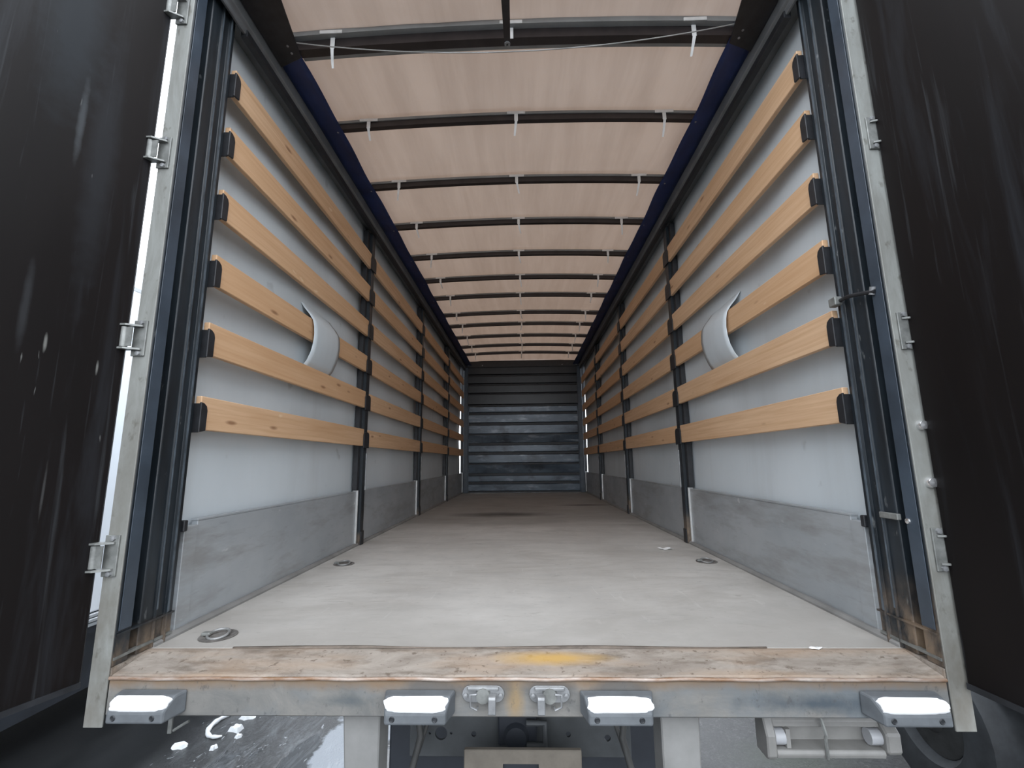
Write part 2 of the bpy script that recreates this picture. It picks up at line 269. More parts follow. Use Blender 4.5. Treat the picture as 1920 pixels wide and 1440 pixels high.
# ------------------------------------------------------------------ mesh helpers
class MB:
    def __init__(s): s.v = []; s.f = []
    def add(s, vs, fs):
        n = len(s.v); s.v += [tuple(x) for x in vs]; s.f += [tuple(i+n for i in f) for f in fs]; return s
    def box(s, x0, x1, y0, y1, z0, z1):
        x0, x1 = min(x0, x1), max(x0, x1)
        return s.add([(x0,y0,z0),(x1,y0,z0),(x1,y1,z0),(x0,y1,z0),(x0,y0,z1),(x1,y0,z1),(x1,y1,z1),(x0,y1,z1)],
                     [(0,3,2,1),(4,5,6,7),(0,1,5,4),(1,2,6,5),(2,3,7,6),(3,0,4,7)])
    def prism(s, pts, ax, a0, a1):
        """2D polygon swept along an axis: 'X' pts=(y,z), 'Y' pts=(x,z), 'Z' pts=(x,y)"""
        def P(p, a): return {'X': (a, p[0], p[1]), 'Y': (p[0], a, p[1]), 'Z': (p[0], p[1], a)}[ax]
        n = len(pts); vs = [P(p, a0) for p in pts] + [P(p, a1) for p in pts]
        return s.add(vs, [tuple(range(n))[::-1], tuple(range(n, 2*n))] + [(i, (i+1) % n, n+(i+1) % n, n+i) for i in range(n)])
    def tube(s, path, r, seg=8, cap=True):
        path = [Vector(p) for p in path]; n = len(path); rs = r if isinstance(r, (list, tuple)) else [r]*n
        vs = []; up = None
        for i, p in enumerate(path):
            d = (path[min(i+1, n-1)] - path[max(i-1, 0)]).normalized()
            if up is None:
                up = Vector((0, 0, 1)) if abs(d.z) < 0.9 else Vector((1, 0, 0))
            a = d.cross(up).normalized(); b = a.cross(d).normalized(); up = b
            vs += [p + (a*math.cos(2*math.pi*k/seg) + b*math.sin(2*math.pi*k/seg))*rs[i] for k in range(seg)]
        fs = [(i*seg+k, i*seg+(k+1) % seg, (i+1)*seg+(k+1) % seg, (i+1)*seg+k) for i in range(n-1) for k in range(seg)]
        if cap: fs += [tuple(range(seg))[::-1], tuple(range((n-1)*seg, n*seg))]
        return s.add(vs, fs)
    def grid(s, nu, nv, fn, flip=False):
        vs = [fn(i/nu, j/nv) for j in range(nv+1) for i in range(nu+1)]
        fs = []
        for j in range(nv):
            for i in range(nu):
                a = j*(nu+1)+i; q = (a, a+1, a+nu+2, a+nu+1); fs.append(q[::-1] if flip else q)
        return s.add(vs, fs)
    def lathe(s, prof, c, axis, seg=24):
        """prof = (radius, along axis)"""
        axis = Vector(axis).normalized(); a = axis.orthogonal().normalized(); b = axis.cross(a); c = Vector(c); n = len(prof)
        vs = [c + axis*h + (a*math.cos(2*math.pi*k/seg)+b*math.sin(2*math.pi*k/seg))*r for r, h in prof for k in range(seg)]
        fs = [(i*seg+k, i*seg+(k+1) % seg, (i+1)*seg+(k+1) % seg, (i+1)*seg+k) for i in range(n-1) for k in range(seg)]
        return s.add(vs, fs)
    def build(s, name, mat, parent=None, org=None, bevel=0.0, seg=1, smooth=None, solid=0.0):
        o0 = Vector(org) if org is not None else (Vector(ORG[parent.name]) if parent is not None else Vector((0, 0, 0)))
        me = bpy.data.meshes.new(name)
        me.from_pydata([tuple(Vector(p)-o0) for p in s.v], [], s.f); me.update()
        bm = bmesh.new(); bm.from_mesh(me)
        bmesh.ops.recalc_face_normals(bm, faces=bm.faces)
        if bevel > 0:
            es = [e for e in bm.edges if len(e.link_faces) == 2 and e.calc_face_angle(0) > 0.5]
            bmesh.ops.bevel(bm, geom=es, offset=bevel, segments=seg, affect='EDGES', profile=0.5, clamp_overlap=True)
        bm.to_mesh(me); bm.free()
        if smooth is not None:
            me.shade_smooth(); me.set_sharp_from_angle(angle=math.radians(smooth))
        me.materials.append(MT[mat])
        ob = bpy.data.objects.new(name, me); COL.objects.link(ob)
        if parent is not None:
            ob.parent = parent; ORG[ob.name] = ORG[parent.name]
        else:
            ob.location = o0; ORG[ob.name] = tuple(o0)
        if solid:
            md = ob.modifiers.new('thickness', 'SOLIDIFY'); md.thickness = solid; md.offset = 0
        return ob
ORG = {}
def tag(o, label=None, cat=None, group=None, kind=None):
    if label: o['label'] = label
    if cat: o['category'] = cat
    if group: o['group'] = group
    if kind: o['kind'] = kind
    return o
def thing(name, org, label, cat, group=None):
    o = bpy.data.objects.new(name, None); COL.objects.link(o); o.location = org; o.empty_display_size = 0.05
    ORG[o.name] = tuple(org); return tag(o, label, cat, group)
def dup(root, loc, label):
    r = root.copy(); COL.objects.link(r); r.location = loc; ORG[r.name] = tuple(loc); r['label'] = label
    for ch in list(root.children):
        c = ch.copy(); COL.objects.link(c); c.parent = r
        for g in ch.children:
            d = g.copy(); COL.objects.link(d); d.parent = c
    return r
def struct(o, label=None, cat=None): return tag(o, label, cat, None, 'structure')
def cut(ob, cutters):
    """real holes: subtract cutter meshes and keep the evaluated result"""
    tmp = []
    for mb in cutters:
        c = mb.build('cutter', 'dark_hole'); c.location = (0, 0, 0); tmp.append(c)
        o0 = Vector(ORG[ob.name])
        for v in c.data.vertices: v.co -= o0
        c.location = o0
        md = ob.modifiers.new('hole', 'BOOLEAN'); md.operation = 'DIFFERENCE'; md.solver = 'EXACT'; md.object = c
    bpy.context.view_layer.update()
    dg = bpy.context.evaluated_depsgraph_get()
    me = bpy.data.meshes.new_from_object(ob.evaluated_get(dg))
    old = ob.data; ob.modifiers.clear(); ob.data = me
    for c in tmp: bpy.data.objects.remove(c)

ORD = ['first', 'second', 'third', 'fourth', 'fifth', 'sixth', 'seventh', 'eighth', 'ninth', 'tenth', 'eleventh', 'twelfth', 'thirteenth']
SIDE = {-1: 'left', 1: 'right'}

# ------------------------------------------------------------------ dimensions
GZ = -1.30                      # ground
YR = 1.46                       # rear face of the body
YF = 9.36                       # bulkhead
POST = [3.50, 5.42, 7.37]       # near edge of the middle posts
ZB = [0.736, 1.029, 1.320, 1.614, 1.905, 2.191]; BH = 0.130

# ------------------------------------------------------------------ setting
g = MB().box(-40, 40, -30, 60, GZ-0.2, GZ).build('ground', 'asphalt')
struct(g, 'wet grey asphalt yard under and around the truck', 'ground')

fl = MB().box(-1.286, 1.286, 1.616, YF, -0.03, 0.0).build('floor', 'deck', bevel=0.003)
struct(fl, 'worn grey plywood deck of the cargo box', 'floor')

for s in (-1, 1):
    ph = 1.3 if s < 0 else 0.2
    def cw(u, v, s=s, ph=ph):
        y = 1.69 + u*(9.30-1.69); z = 0.30 + v*(2.62-0.30)
        b = 0.012*math.sin(y*3.3+ph) + 0.007*math.sin(y*7.1+z*2+ph*3) + 0.010*math.sin(z*4+y*1.7)
        return (s*(1.292+b*math.sin(math.pi*v)), y, z)
    w = MB().grid(110, 26, cw).build('wall_'+SIDE[s], 'curtain', smooth=60, solid=0.004)
    struct(w, f'grey tarpaulin curtain closing the {SIDE[s]} side of the cargo box', 'wall')
    # roof rail
    p = [(1.18, 2.70), (1.18, 2.545), (1.196, 2.535), (1.196, 2.512), (1.212, 2.512), (1.212, 2.56), (1.31, 2.56), (1.31, 2.70)]
    rl = MB().prism([(s*a, b) for a, b in p], 'Y', 1.50, 9.42).build('trim_1' if s < 0 else 'trim_2', 'rail', bevel=0.004)
    struct(rl, f'dark grey roof rail along the {SIDE[s]} side wall', 'rail')
    k = MB().prism([(s*a, b) for a, b in [(1.190, 2.535), (1.190, 2.500), (1.222, 2.500), (1.222, 2.535)]], 'Y', 1.72, 9.3).build('curtain_track', 'black_flat', rl, bevel=0.003)
    # floor edge strip
    f = MB().prism([(s*a, b) for a, b in [(1.222, 0.0), (1.222, 0.008), (1.232, 0.018), (1.2455, 0.018), (1.2455, 0.0)]], 'Y', 1.62, 9.34).build('trim_3' if s < 0 else 'trim_4', 'legpaint')
    struct(f, f'thin floor edge strip along the {SIDE[s]} drop sides', 'trim')

# roof tarpaulin: sags a little between the bows, follows their arch
BOWS = [1.905, 2.447, 3.062, 3.655, 4.268, 4.86, 5.42, 6.09, 6.62, 7.26, 7.88, 8.45]
def arch(x): return 0.030*(1-(x/1.07)**2)
def rf(u, v):
    x = -1.22 + 2.44*u; y = 1.46 + v*(9.42-1.46)
    k = [YR] + BOWS + [9.42]
    for a, b in zip(k, k[1:]):
        if a <= y <= b: t = (y-a)/(b-a); break
    else: t = 0
    sag = -0.022*math.sin(math.pi*t)*(0.6+0.4*math.sin(x*3+y*5)) + 0.006*math.sin(x*17+y*2.3)*math.sin(math.pi*t)
    return (x, y, 2.690 + arch(x) + sag)
c = MB().grid(60, 150, rf).build('ceiling', 'roof', smooth=60)
struct(c, 'white translucent roof tarpaulin stretched over the bows', 'ceiling')
for s in (-1, 1):
    rnd = random.Random(3+s)
    def bl(u, v, s=s, rnd=rnd):
        y = 1.5 + v*7.86
        e = 0.010*math.sin(y*5.2+s)/(1+0.25*y) + 0.006*math.sin(y*11.3)/(1+0.25*y)
        x = 1.055+e*0.7 + u*(1.179-1.055-e*0.7)
        return (s*x, y, 2.6075 - 0.003*math.sin(u*3.1) - 0.0015*math.sin(y*9+u*2))
    o = MB().grid(4, 120, bl).build('blue_edge_band', 'blue', c, smooth=60, solid=0.003)
    tag(o, 'navy blue vinyl band along the roof edge')

# bulkhead
w = MB().box(-1.284, 1.284, YF, YF+0.03, 0.0, 2.665).build('wall_front', 'black_flat')
struct(w, 'navy steel bulkhead with horizontal ribs at the far end', 'wall')
planks = [(0.03, 0.180), (0.215, 0.345), (0.385, 0.560), (0.585, 0.765), (0.805, 0.955), (0.995, 1.155), (1.175, 1.36), (1.40, 1.580), (1.615, 1.745),
          (1.775, 2.0), (2.015, 2.19), (2.215, 2.385), (2.405, 2.63)]
for i, (a, b) in enumerate(planks):
    d = 0.030; e = 0.014
    if i in (2, 5): prof = [(YF, a), (YF-0.012, a+0.006), (YF-0.05, b-0.006), (YF, b)]
    else: prof = [(YF, a), (YF-d, a+e), (YF-d-0.004, b-e), (YF, b)]
    hw = 1.115 if i < 9 else 1.15
    MB().prism(prof, 'X', -hw, hw).build('rib_panel', 'bulkhead' if i < 9 else 'blackpanel', w, bevel=0.003)
for s in (-1, 1):
    MB().box(s*1.13, s*1.222, YF-0.05, YF-0.001, 0.0, 2.64).build('side_upright', 'slate', w, bevel=0.006)
    MB().box(s*1.2845, s*1.325, YF, YF+0.03, 2.0, 2.665).build('upper_closing_plate', 'black_flat', w)
    MB().box(s*1.118, s*1.128, YF-0.045, YF-0.001, 0.02, 1.75).build('side_lip', 'bulkhead', w)
MB().box(-1.232, 1.232, YF-0.06, YF-0.035, 2.56, 2.70).build('top_beam', 'black_flat', w, bevel=0.004)
for x in (-1.12, -0.83, 0.83, 1.12):
    MB().lathe([(0.0, 0), (0.012, 0.001), (0.012, 0.006), (0, 0.008)], (x, YF-0.06, 2.60), (0, -1, 0), 8).build('rivet', 'steel', w)

# rear header over the door opening (above the frame of the picture)
h = MB().box(-1.31, 1.31, 1.455, 1.52, 2.705, 2.80).build('trim_5', 'black_flat', bevel=0.005)
struct(h, 'dark rear header beam above the door opening', 'beam')

# ------------------------------------------------------------------ rear sill
sl = thing('rear_sill', (0, YR, -0.13), 'rusty steel sill across the rear edge of the deck', 'sill')
MB().prism([(1.616, -0.03), (1.616, 0.0), (1.60, 0.0), (1.470, -0.020), (1.462, -0.03)], 'X', -1.226, 1.226).build('tread_plate', 'sillplate', sl, bevel=0.002)
for s in (-1, 1): MB().box(s*1.2265, s*1.286, 1.4675, 1.6155, -0.03, -0.0005).build('plate_end', 'sillplate', sl)
n = 60
MB().tube([(-1.224+2.448*i/n, 1.460+0.0012*math.sin(i*1.7), -0.0265+0.0010*math.sin(i*0.9+1)) for i in range(n+1)], 0.0055, 8).build('rolled_lip', 'rustlip', sl, smooth=50)
MB().box(-1.226, 1.226, YR, 1.57, -0.128, -0.0305).build('face_beam', 'sillface', sl, bevel=0.004)
# chipped back edge of the tread plate: raised ragged splinter strip
def ragged(u, v):
    x = -0.95 + 1.75*u; h = 0.004*(0.5+0.5*math.sin(x*9))*(0.4+0.6*math.sin(x*3.3)**2)
    return (x, 1.612 + v*0.018*(0.6+0.4*math.sin(x*7)), 0.0015 + h*math.sin(math.pi*v))
MB().grid(70, 3, ragged).build('splintered_edge', 'splinter', sl, smooth=60, solid=0.003)

# ------------------------------------------------------------------ rear corner posts
def corner_post(s):
    nm = SIDE[s]
    t = thing('rear_corner_post', (s*1.25, YR+0.1, -0.16), f'black ribbed corner post at the {nm} side of the rear opening', 'post', 'rear corner posts')
    MB().prism([(s*x, y) for x, y in [(1.287, YR), (1.229, YR), (1.229, YR+0.006), (1.287, YR+0.006)]], 'Z', -0.16, 2.70).build('rear_flange', 'flange', t, bevel=0.0015)
    prof = [(1.287, 1.4665), (1.233, 1.4665), (1.229, 1.470), (1.229, 1.523), (1.236, 1.527), (1.262, 1.529), (1.262, 1.560), (1.236, 1.562), (1.233, 1.566),
            (1.232, 1.614), (1.226, 1.616), (1.226, 1.621), (1.231, 1.624), (1.230, 1.657), (1.221, 1.659), (1.221, 1.666), (1.236, 1.669), (1.236, 1.704), (1.287, 1.704)]
    MB().prism([(s*a, b) for a, b in prof], 'Z', 0.001, 2.69).build('column', 'black', t, bevel=0.0015)
    MB().box(s*1.2245, s*1.2258, 1.6155, 1.6215, 0.12, 2.66).build('ridge_highlight', 'ridge', t)  # light strips on both ridges: painted sky highlight
    MB().box(s*1.2190, s*1.2208, 1.6585, 1.6665, 0.10, 2.66).build('ridge_highlight', 'ridge', t)
    MB().box(s*1.2262, s*1.2285, 1.474, 1.521, 0.10, 2.68).build('sky_sheen_face', 'slate', t, bevel=0.0008)  # lighter plate: sky reflection on the post put into its colour
    for z in ZB:
        pk = [(1.700, z-0.012), (1.738, z-0.004), (1.739, z+0.075), (1.733, z+0.092), (1.718, z+0.102), (1.700, z+0.104)]
        MB().prism(pk, 'X', s*1.206, s*1.214).build('slat_pocket', 'black_flat', t, bevel=0.002)
        MB().box(s*1.2145, s*1.262, 1.7045, 1.7105, z-0.012, z+0.10).build('pocket_back', 'black_flat', t)
    # short foot strips at the bottom
    MB().box(s*1.226, s*1.240, 1.47, 1.70, 0.018, 0.026).build('foot_strip', 'hinge', t)
    MB().box(s*1.224, s*1.240, 1.47, 1.70, 0.088, 0.094).build('foot_strip', 'black', t)
    # drop side catch
    MB().box(s*1.228, s*1.252, 1.707, 1.728, 0.36, 0.40).build('drop_side_catch', 'black_flat', t, bevel=0.003)
    return t
cpL = corner_post(-1); cpR = corner_post(1)
# extra fittings on the right post
k = MB().box(1.195, 1.222, 1.655, 1.695, 1.165, 1.198).build('latch_clip', 'hinge', cpR, bevel=0.003)
MB().tube([(1.215, 1.66, 1.182), (1.205, 1.60, 1.176), (1.205, 1.55, 1.166), (1.222, 1.50, 1.157)], 0.007, 8).build('clip_arm', 'black_flat', k, smooth=50)
MB().tube([(1.222, 1.515, 1.150), (1.222, 1.505, 1.175)], 0.010, 8).build('clip_pin', 'steel', k, smooth=50)
MB().box(1.212, 1.2255, 1.535, 1.612, 0.405, 0.424).build('catch_plate', 'hinge', cpR, bevel=0.002)
MB().lathe([(0, 0), (0.009, 0.002), (0.008, 0.007), (0, 0.009)], (1.2285, 1.512, 0.405), (-1, 0, 0), 10).build('bolt_head', 'chrome', cpR, smooth=50)
for z, r in ((0.70, 0.016), (0.525, 0.017)):
    MB().lathe([(0, 0.016), (r*0.8, 0.014), (r, 0.008), (r, 0)], (1.268, YR, z), (0, -1, 0), 14).build('round_bolt', 'chrome', cpR, smooth=50)
for s, t in ((-1, cpL), (1, cpR)):
    MB().box(s*1.196, s*1.215, 1.715, 1.75, 2.565, 2.585).build('curtain_roller', 'whiteplastic', t, bevel=0.003)

# dark gusset plates in the roof corners behind the header
for s in (-1, 1):
    o = MB().prism([(s*1.178, 1.525), (s*0.98, 1.525), (s*1.052, 1.930), (s*1.178, 1.98)], 'Z', 2.592, 2.600).build('roof_gusset', 'black_flat', bevel=0.002, org=(s*1.1, 1.7, 2.592))
    tag(o, f'dark steel gusset plate in the upper {SIDE[s]} rear roof corner', 'plate', 'roof corner plates')
    for y in (1.86, 1.90):
        MB().lathe([(0, 0.004), (0.006, 0.003), (0.006, 0)], (s*1.085, y, 2.592), (0, 0, -1), 8).build('rivet', 'steel', o)

# ------------------------------------------------------------------ middle side posts
def side_post(s, y):
    t = thing('side_post', (s*1.24, y+0.05, 0), f'black slotted side post nearest the rear on the {SIDE[s]} side', 'post', f'{SIDE[s]} side posts')
    MB().box(s*1.216, s*1.275, y+0.022, y+0.092, 0.0, 2.512).build('column', 'black', t, bevel=0.004)
    MB().box(s*1.240, s*1.276, y-0.022, y+0.0215, 0.406, 2.512).build('back_plate', 'black_flat', t, bevel=0.002)
    MB().tube([(s*1.2125, y+0.080, 0.40), (s*1.2125, y+0.080, 0.68)], 0.0055, 6).build('locking_rod', 'steel', t, smooth=50)
    MB().box(s*1.208, s*1.222, y+0.03, y+0.088, 0.0, 0.10).build('foot', 'black_flat', t, bevel=0.003)
    for z in ZB:
        pk = []
        w0, w1 = y-0.004, y+0.108
        pk = [(w0, z-0.014), (w1, z-0.014), (w1, z+0.085), (w1-0.008, z+0.10), (w1-0.026, z+0.108), (w0+0.026, z+0.108), (w0+0.008, z+0.10), (w0, z+0.085)]
        MB().prism(pk, 'X', s*1.204, s*1.213).build('slat_pocket', 'black_flat', t, bevel=0.002)
    MB().lathe([(0, 0.008), (0.012, 0.006), (0.012, 0)], (s*1.2, y+0.055, 2.512), (0, 0, -1), 8).build('roller', 'steel', t)
    return t
for s in (-1, 1):
    p0 = side_post(s, POST[0])
    dup(p0, (s*1.24, POST[1]+0.05, 0), f'black slotted side post second from the rear on the {SIDE[s]} side')
    dup(p0, (s*1.24, POST[2]+0.05, 0), f'black slotted side post third from the rear on the {SIDE[s]} side')

# ------------------------------------------------------------------ pine slats: 6 rows x 4 bays x 2 sides
BAYS = [(1.712, 3.518), (3.596, 5.438), (5.516, 7.388), (7.466, 9.30)]
BN = ['nearest', 'second', 'third', 'farthest']
RN = ['lowest', 'second lowest', 'third lowest', 'third highest', 'second highest', 'highest']
rb = random.Random(11)
for bi, (a, b) in enumerate(BAYS):
    L = b-a
    base = None
    for s in (-1, 1):
        for ri, z in enumerate(ZB):
            dz = rb.uniform(-0.004, 0.004); tilt = rb.uniform(-0.0012, 0.0012)
            loc = (s*1.2275, (a+b)/2, z+BH/2+dz)
            if base is None:
                o = MB().box(-0.0115, 0.0115, -L/2, L/2, -BH/2, BH/2).build('slat_board', 'wood', bevel=0.0025); base = o
            else:
                o = base.copy(); COL.objects.link(o)
            o.location = loc; o.rotation_euler = (tilt, 0, 0)
            tag(o, f'{RN[ri]} pine slat board in the {BN[bi]} bay of the {SIDE[s]} wall', 'board', f'pine slats on the {SIDE[s]} wall')

# ------------------------------------------------------------------ drop sides
DS = [(1.732, 3.506), (3.606, 5.424), (5.526, 7.374), (7.476, 9.355)]
for s in (-1, 1):
    for bi, (a, b) in enumerate(DS):
        t = thing('drop_side', (s*1.258, (a+b)/2, 0.0), f'grey aluminium drop side at the foot of the {BN[bi]} bay, {SIDE[s]} wall', 'panel', f'{SIDE[s]} aluminium drop sides')
        e = 0.07 if bi == 0 else 0.012
        MB().box(s*1.2465, s*1.272, a+e+0.001, b-0.013, 0.002, 0.388).build('panel', 'alu', t, bevel=0.002)
        MB().box(s*1.2455, s*1.274, a+e, b-0.0125, 0.3885, 0.396).build('top_edge', 'alu', t, bevel=0.001)
        if bi == 0:
            MB().box(s*1.243, s*1.274, a, a+e, 0.002, 0.375).build('end_profile', 'alu', t, bevel=0.002)
        else:
            MB().box(s*1.238, s*1.274, a, a+e-0.001, 0.002, 0.396).build('end_cap', 'brightalu', t, bevel=0.001)
        MB().box(s*1.234, s*1.274, b-0.012, b, 0.002, 0.402).build('end_cap', 'brightalu', t, bevel=0.001)

# ------------------------------------------------------------------ curtain strips pulled in front of the slats
for s in (-1, 1):
    prof = [(1.560, 1.286), (1.52, 1.262), (1.475, 1.226), (1.44, 1.204), (1.40, 1.196), (1.35, 1.193), (1.30, 1.197), (1.25, 1.207), (1.20, 1.226), (1.172, 1.243), (1.12, 1.266), (1.08, 1.282)]
    def fp(u, v, s=s):
        q = v*(len(prof)-1); i = min(int(q), len(prof)-2); f = q-i
        z = prof[i][0]*(1-f)+prof[i+1][0]*f; x = prof[i][1]*(1-f)+prof[i+1][1]*f
        y0 = 2.535 + 0.015*math.sin(v*3.0); y1 = 2.915 + 0.012*math.sin(v*4+1)
        return (s*(x - 0.008*math.sin(math.pi*u)*math.sin(math.pi*v)), y0+(y1-y0)*u, z)
    o = MB().grid(8, 33, fp).build('curtain_strip', 'curtain', org=(s*1.24, 2.73, 1.1), smooth=60, solid=0.003)
    tag(o, f'grey tarpaulin strip hanging over a slat on the {SIDE[s]} wall', 'strip', 'curtain strips over the slats')

# ------------------------------------------------------------------ roof bows with white strap clips
def bow(i, y):
    t = thing('roof_bow', (0, y, 2.62), f'{ORD[i]} dark roof bow from the open rear end', 'roof bow', 'roof bows')
    big = i == 0
    hb = 0.050 if big else 0.036; wd = 0.045 if big else 0.032
    N = 16
    def ring(a, b0, b1, y0, y1):
        m = MB()
        for k in range(N):
            xa, xb = -a+2*a*k/N, -a+2*a*(k+1)/N
            za, zb = arch(xa), arch(xb)
            m.add([(xa,y0,b0+za),(xb,y0,b0+zb),(xb,y1,b0+zb),(xa,y1,b0+za),(xa,y0,b1+za),(xb,y0,b1+zb),(xb,y1,b1+zb),(xa,y1,b1+za)],
                  [(0,3,2,1),(4,5,6,7),(0,1,5,4),(2,3,7,6)] + ([(3,0,4,7)] if k == 0 else []) + ([(1,2,6,5)] if k == N-1 else []))
        return m
    z0 = 2.612
    ring(1.15, z0, z0+hb, y, y+wd).build('bar', 'bow', t, smooth=30)
    if big:
        ring(1.14, z0+hb+0.0005, z0+hb+0.028, y-0.028, y+wd*0.5).build('sleeve', 'sleeve', t, smooth=30)
        ring(1.06, z0+0.012, z0+0.020, y+wd+0.0005, y+wd+0.030).build('rear_sleeve', 'sleeve', t, smooth=30)
    else:
        ring(1.14, z0+hb+0.0005, z0+hb+0.016, y-0.006, y+wd).build('sleeve', 'sleeve', t, smooth=30)
    rc = random.Random(50+i)
    for j, x in enumerate((-0.885, 0.0, 0.885)):
        x += rc.uniform(-0.012, 0.012); za = z0+arch(x)
        k = MB().box(x-0.055, x+0.055, y-0.012 if not big else y-0.034, y-0.0065 if not big else y-0.0285, za+hb-0.002, za+hb+0.016)
        yb = y-0.0045
        k.box(x-0.011, x+0.011, yb-0.004, yb, za-0.012, za+hb+(0.0 if not big else 0.0))
        cl = k.build('strap_clip', 'whiteplastic', t, bevel=0.0015)
        dx = rc.uniform(-0.02, 0.02); ln = rc.uniform(0.09, 0.16)
        if not (big and j == 1):
            MB().grid(1, 4, lambda u, v: (x+(u-0.5)*0.016*(1-0.35*v)+dx*v, yb-0.003+0.012*v*v+0.03*v, za-0.010-ln*v*0.55)).build('strap_tail', 'whiteplastic', cl, solid=0.002)
    for s in (-1, 1):
        MB().lathe([(0, 0.004), (0.006, 0.003), (0.006, 0)], (s*1.085, y+wd*0.4, 2.6035), (0, 0, -1), 8).build('rivet', 'steel', t)
for i, y in enumerate(BOWS): bow(i, y)

# strut from the header to the first bow, and the slack cord
o = thing('roof_strut', (-0.02, 1.53, 2.60), 'dark flat steel strut ending on the middle of the first bow', 'strut')
MB().prism([(-0.046, 1.53), (-0.004, 1.53), (-0.010, 1.885), (-0.018, 1.898), (-0.032, 1.898), (-0.040, 1.885)], 'Z', 2.597, 2.603).build('bar', 'bow', o, bevel=0.001)
MB().lathe([(0.005, 0.0), (0.014, 0.0), (0.014, 0.008), (0.005, 0.008)], (-0.025, 1.892, 2.597), (0, 0, -1), 14).build('eyelet', 'steel', o)
pts = []
for i in range(41):
    u = i/40; x = -1.045+2.09*u
    pts.append((x, 1.855, 2.612 - 0.10*(1-(2*u-1)**2) + 0.018*(u-0.5)))
o = MB().tube(pts, 0.0028, 6).build('slack_cord', 'cord', org=(0, 1.855, 2.5), smooth=60)
tag(o, 'thin grey cord sagging below the first roof bow', 'cord')

# ------------------------------------------------------------------ rear doors
def door(s, n):
    hx, hy = (-1.300, 1.446) if s < 0 else (1.274, 1.452)
    d = Vector((-0.30, -0.954, 0)) if s < 0 else Vector((0.125, -0.992, 0))
    d.normalize(); nrm = Vector((-d.y, d.x, 0)) if s < 0 else Vector((d.y, -d.x, 0))
    # outward (away from the opening)
    if nrm.x*s < 0: nrm = -nrm
    p0 = Vector((hx, hy, 0)); L = 1.27; T = 0.030
    t = thing('door_%d' % n, (hx, hy, -0.045), f'dark film-faced plywood rear door swung open on the {SIDE[s]}', 'door'); t['kind'] = 'structure'
    def pl(a, b): q = p0 + d*a + nrm*b; return (q.x, q.y)
    MB().prism([pl(0, 0), pl(L, 0), pl(L, T), pl(0, T)], 'Z', -0.045, 2.64).build('leaf', 'door', t, bevel=0.002)
    MB().prism([pl(-0.004, 0.006), pl(-0.0005, 0.006), pl(-0.0005, T+0.002), pl(-0.004, T+0.002)], 'Z', -0.05, 2.645).build('edge_seal', 'black_flat', t)
    MB().prism([pl(0.0, -0.004), pl(L, -0.004), pl(L, -0.0005), pl(0.0, -0.0005)], 'Z', -0.046, -0.030).build('bottom_strip', 'black_flat', t)
    zs = (2.335, 1.723, 1.026, 0.325) if s < 0 else (1.72, 1.005, 0.33)
    for z in zs:
        fx = s*1.262
        hg = MB().box(s*1.244, s*1.289, YR-0.007, YR-0.0005, z-0.062, z+0.062).build('hinge', 'hinge', t, bevel=0.0015)
        kx = (hx-0.004) if s < 0 else hx+0.004
        for zz in (z+0.037, z-0.043):
            MB().prism([(s*1.252, YR-0.0075), (s*1.252, YR-0.015), (s*1.290, YR-0.040), (s*1.318, YR-0.040), (s*1.318, YR-0.0075)] if s < 0 else [(1.254, YR-0.0075), (1.254, YR-0.012), (1.272, YR-0.018), (1.286, YR-0.018), (1.286, YR-0.0075)], 'Z', zz, zz+0.006).build('hinge_ear', 'hinge', hg)
        if s < 0: MB().tube([(s*1.302, YR-0.024, z-0.034), (s*1.302, YR-0.024, z+0.034)], 0.012, 10).build('knuckle', 'hinge', hg, smooth=50)
        if s < 0: MB().box(s*1.272, s*1.300, YR-0.030, YR-0.0265, z-0.033, z+0.033).build('hinge_plate', 'hinge', hg)
        for zz in (z+0.053, z-0.053):
            MB().lathe([(0, 0.007), (0.008, 0.006), (0.009, 0)], (s*1.262, YR-0.0072, zz), (0, -1, 0), 6).build('hinge_bolt', 'steel', hg)
    return t
door(-1, 1); door(1, 2)

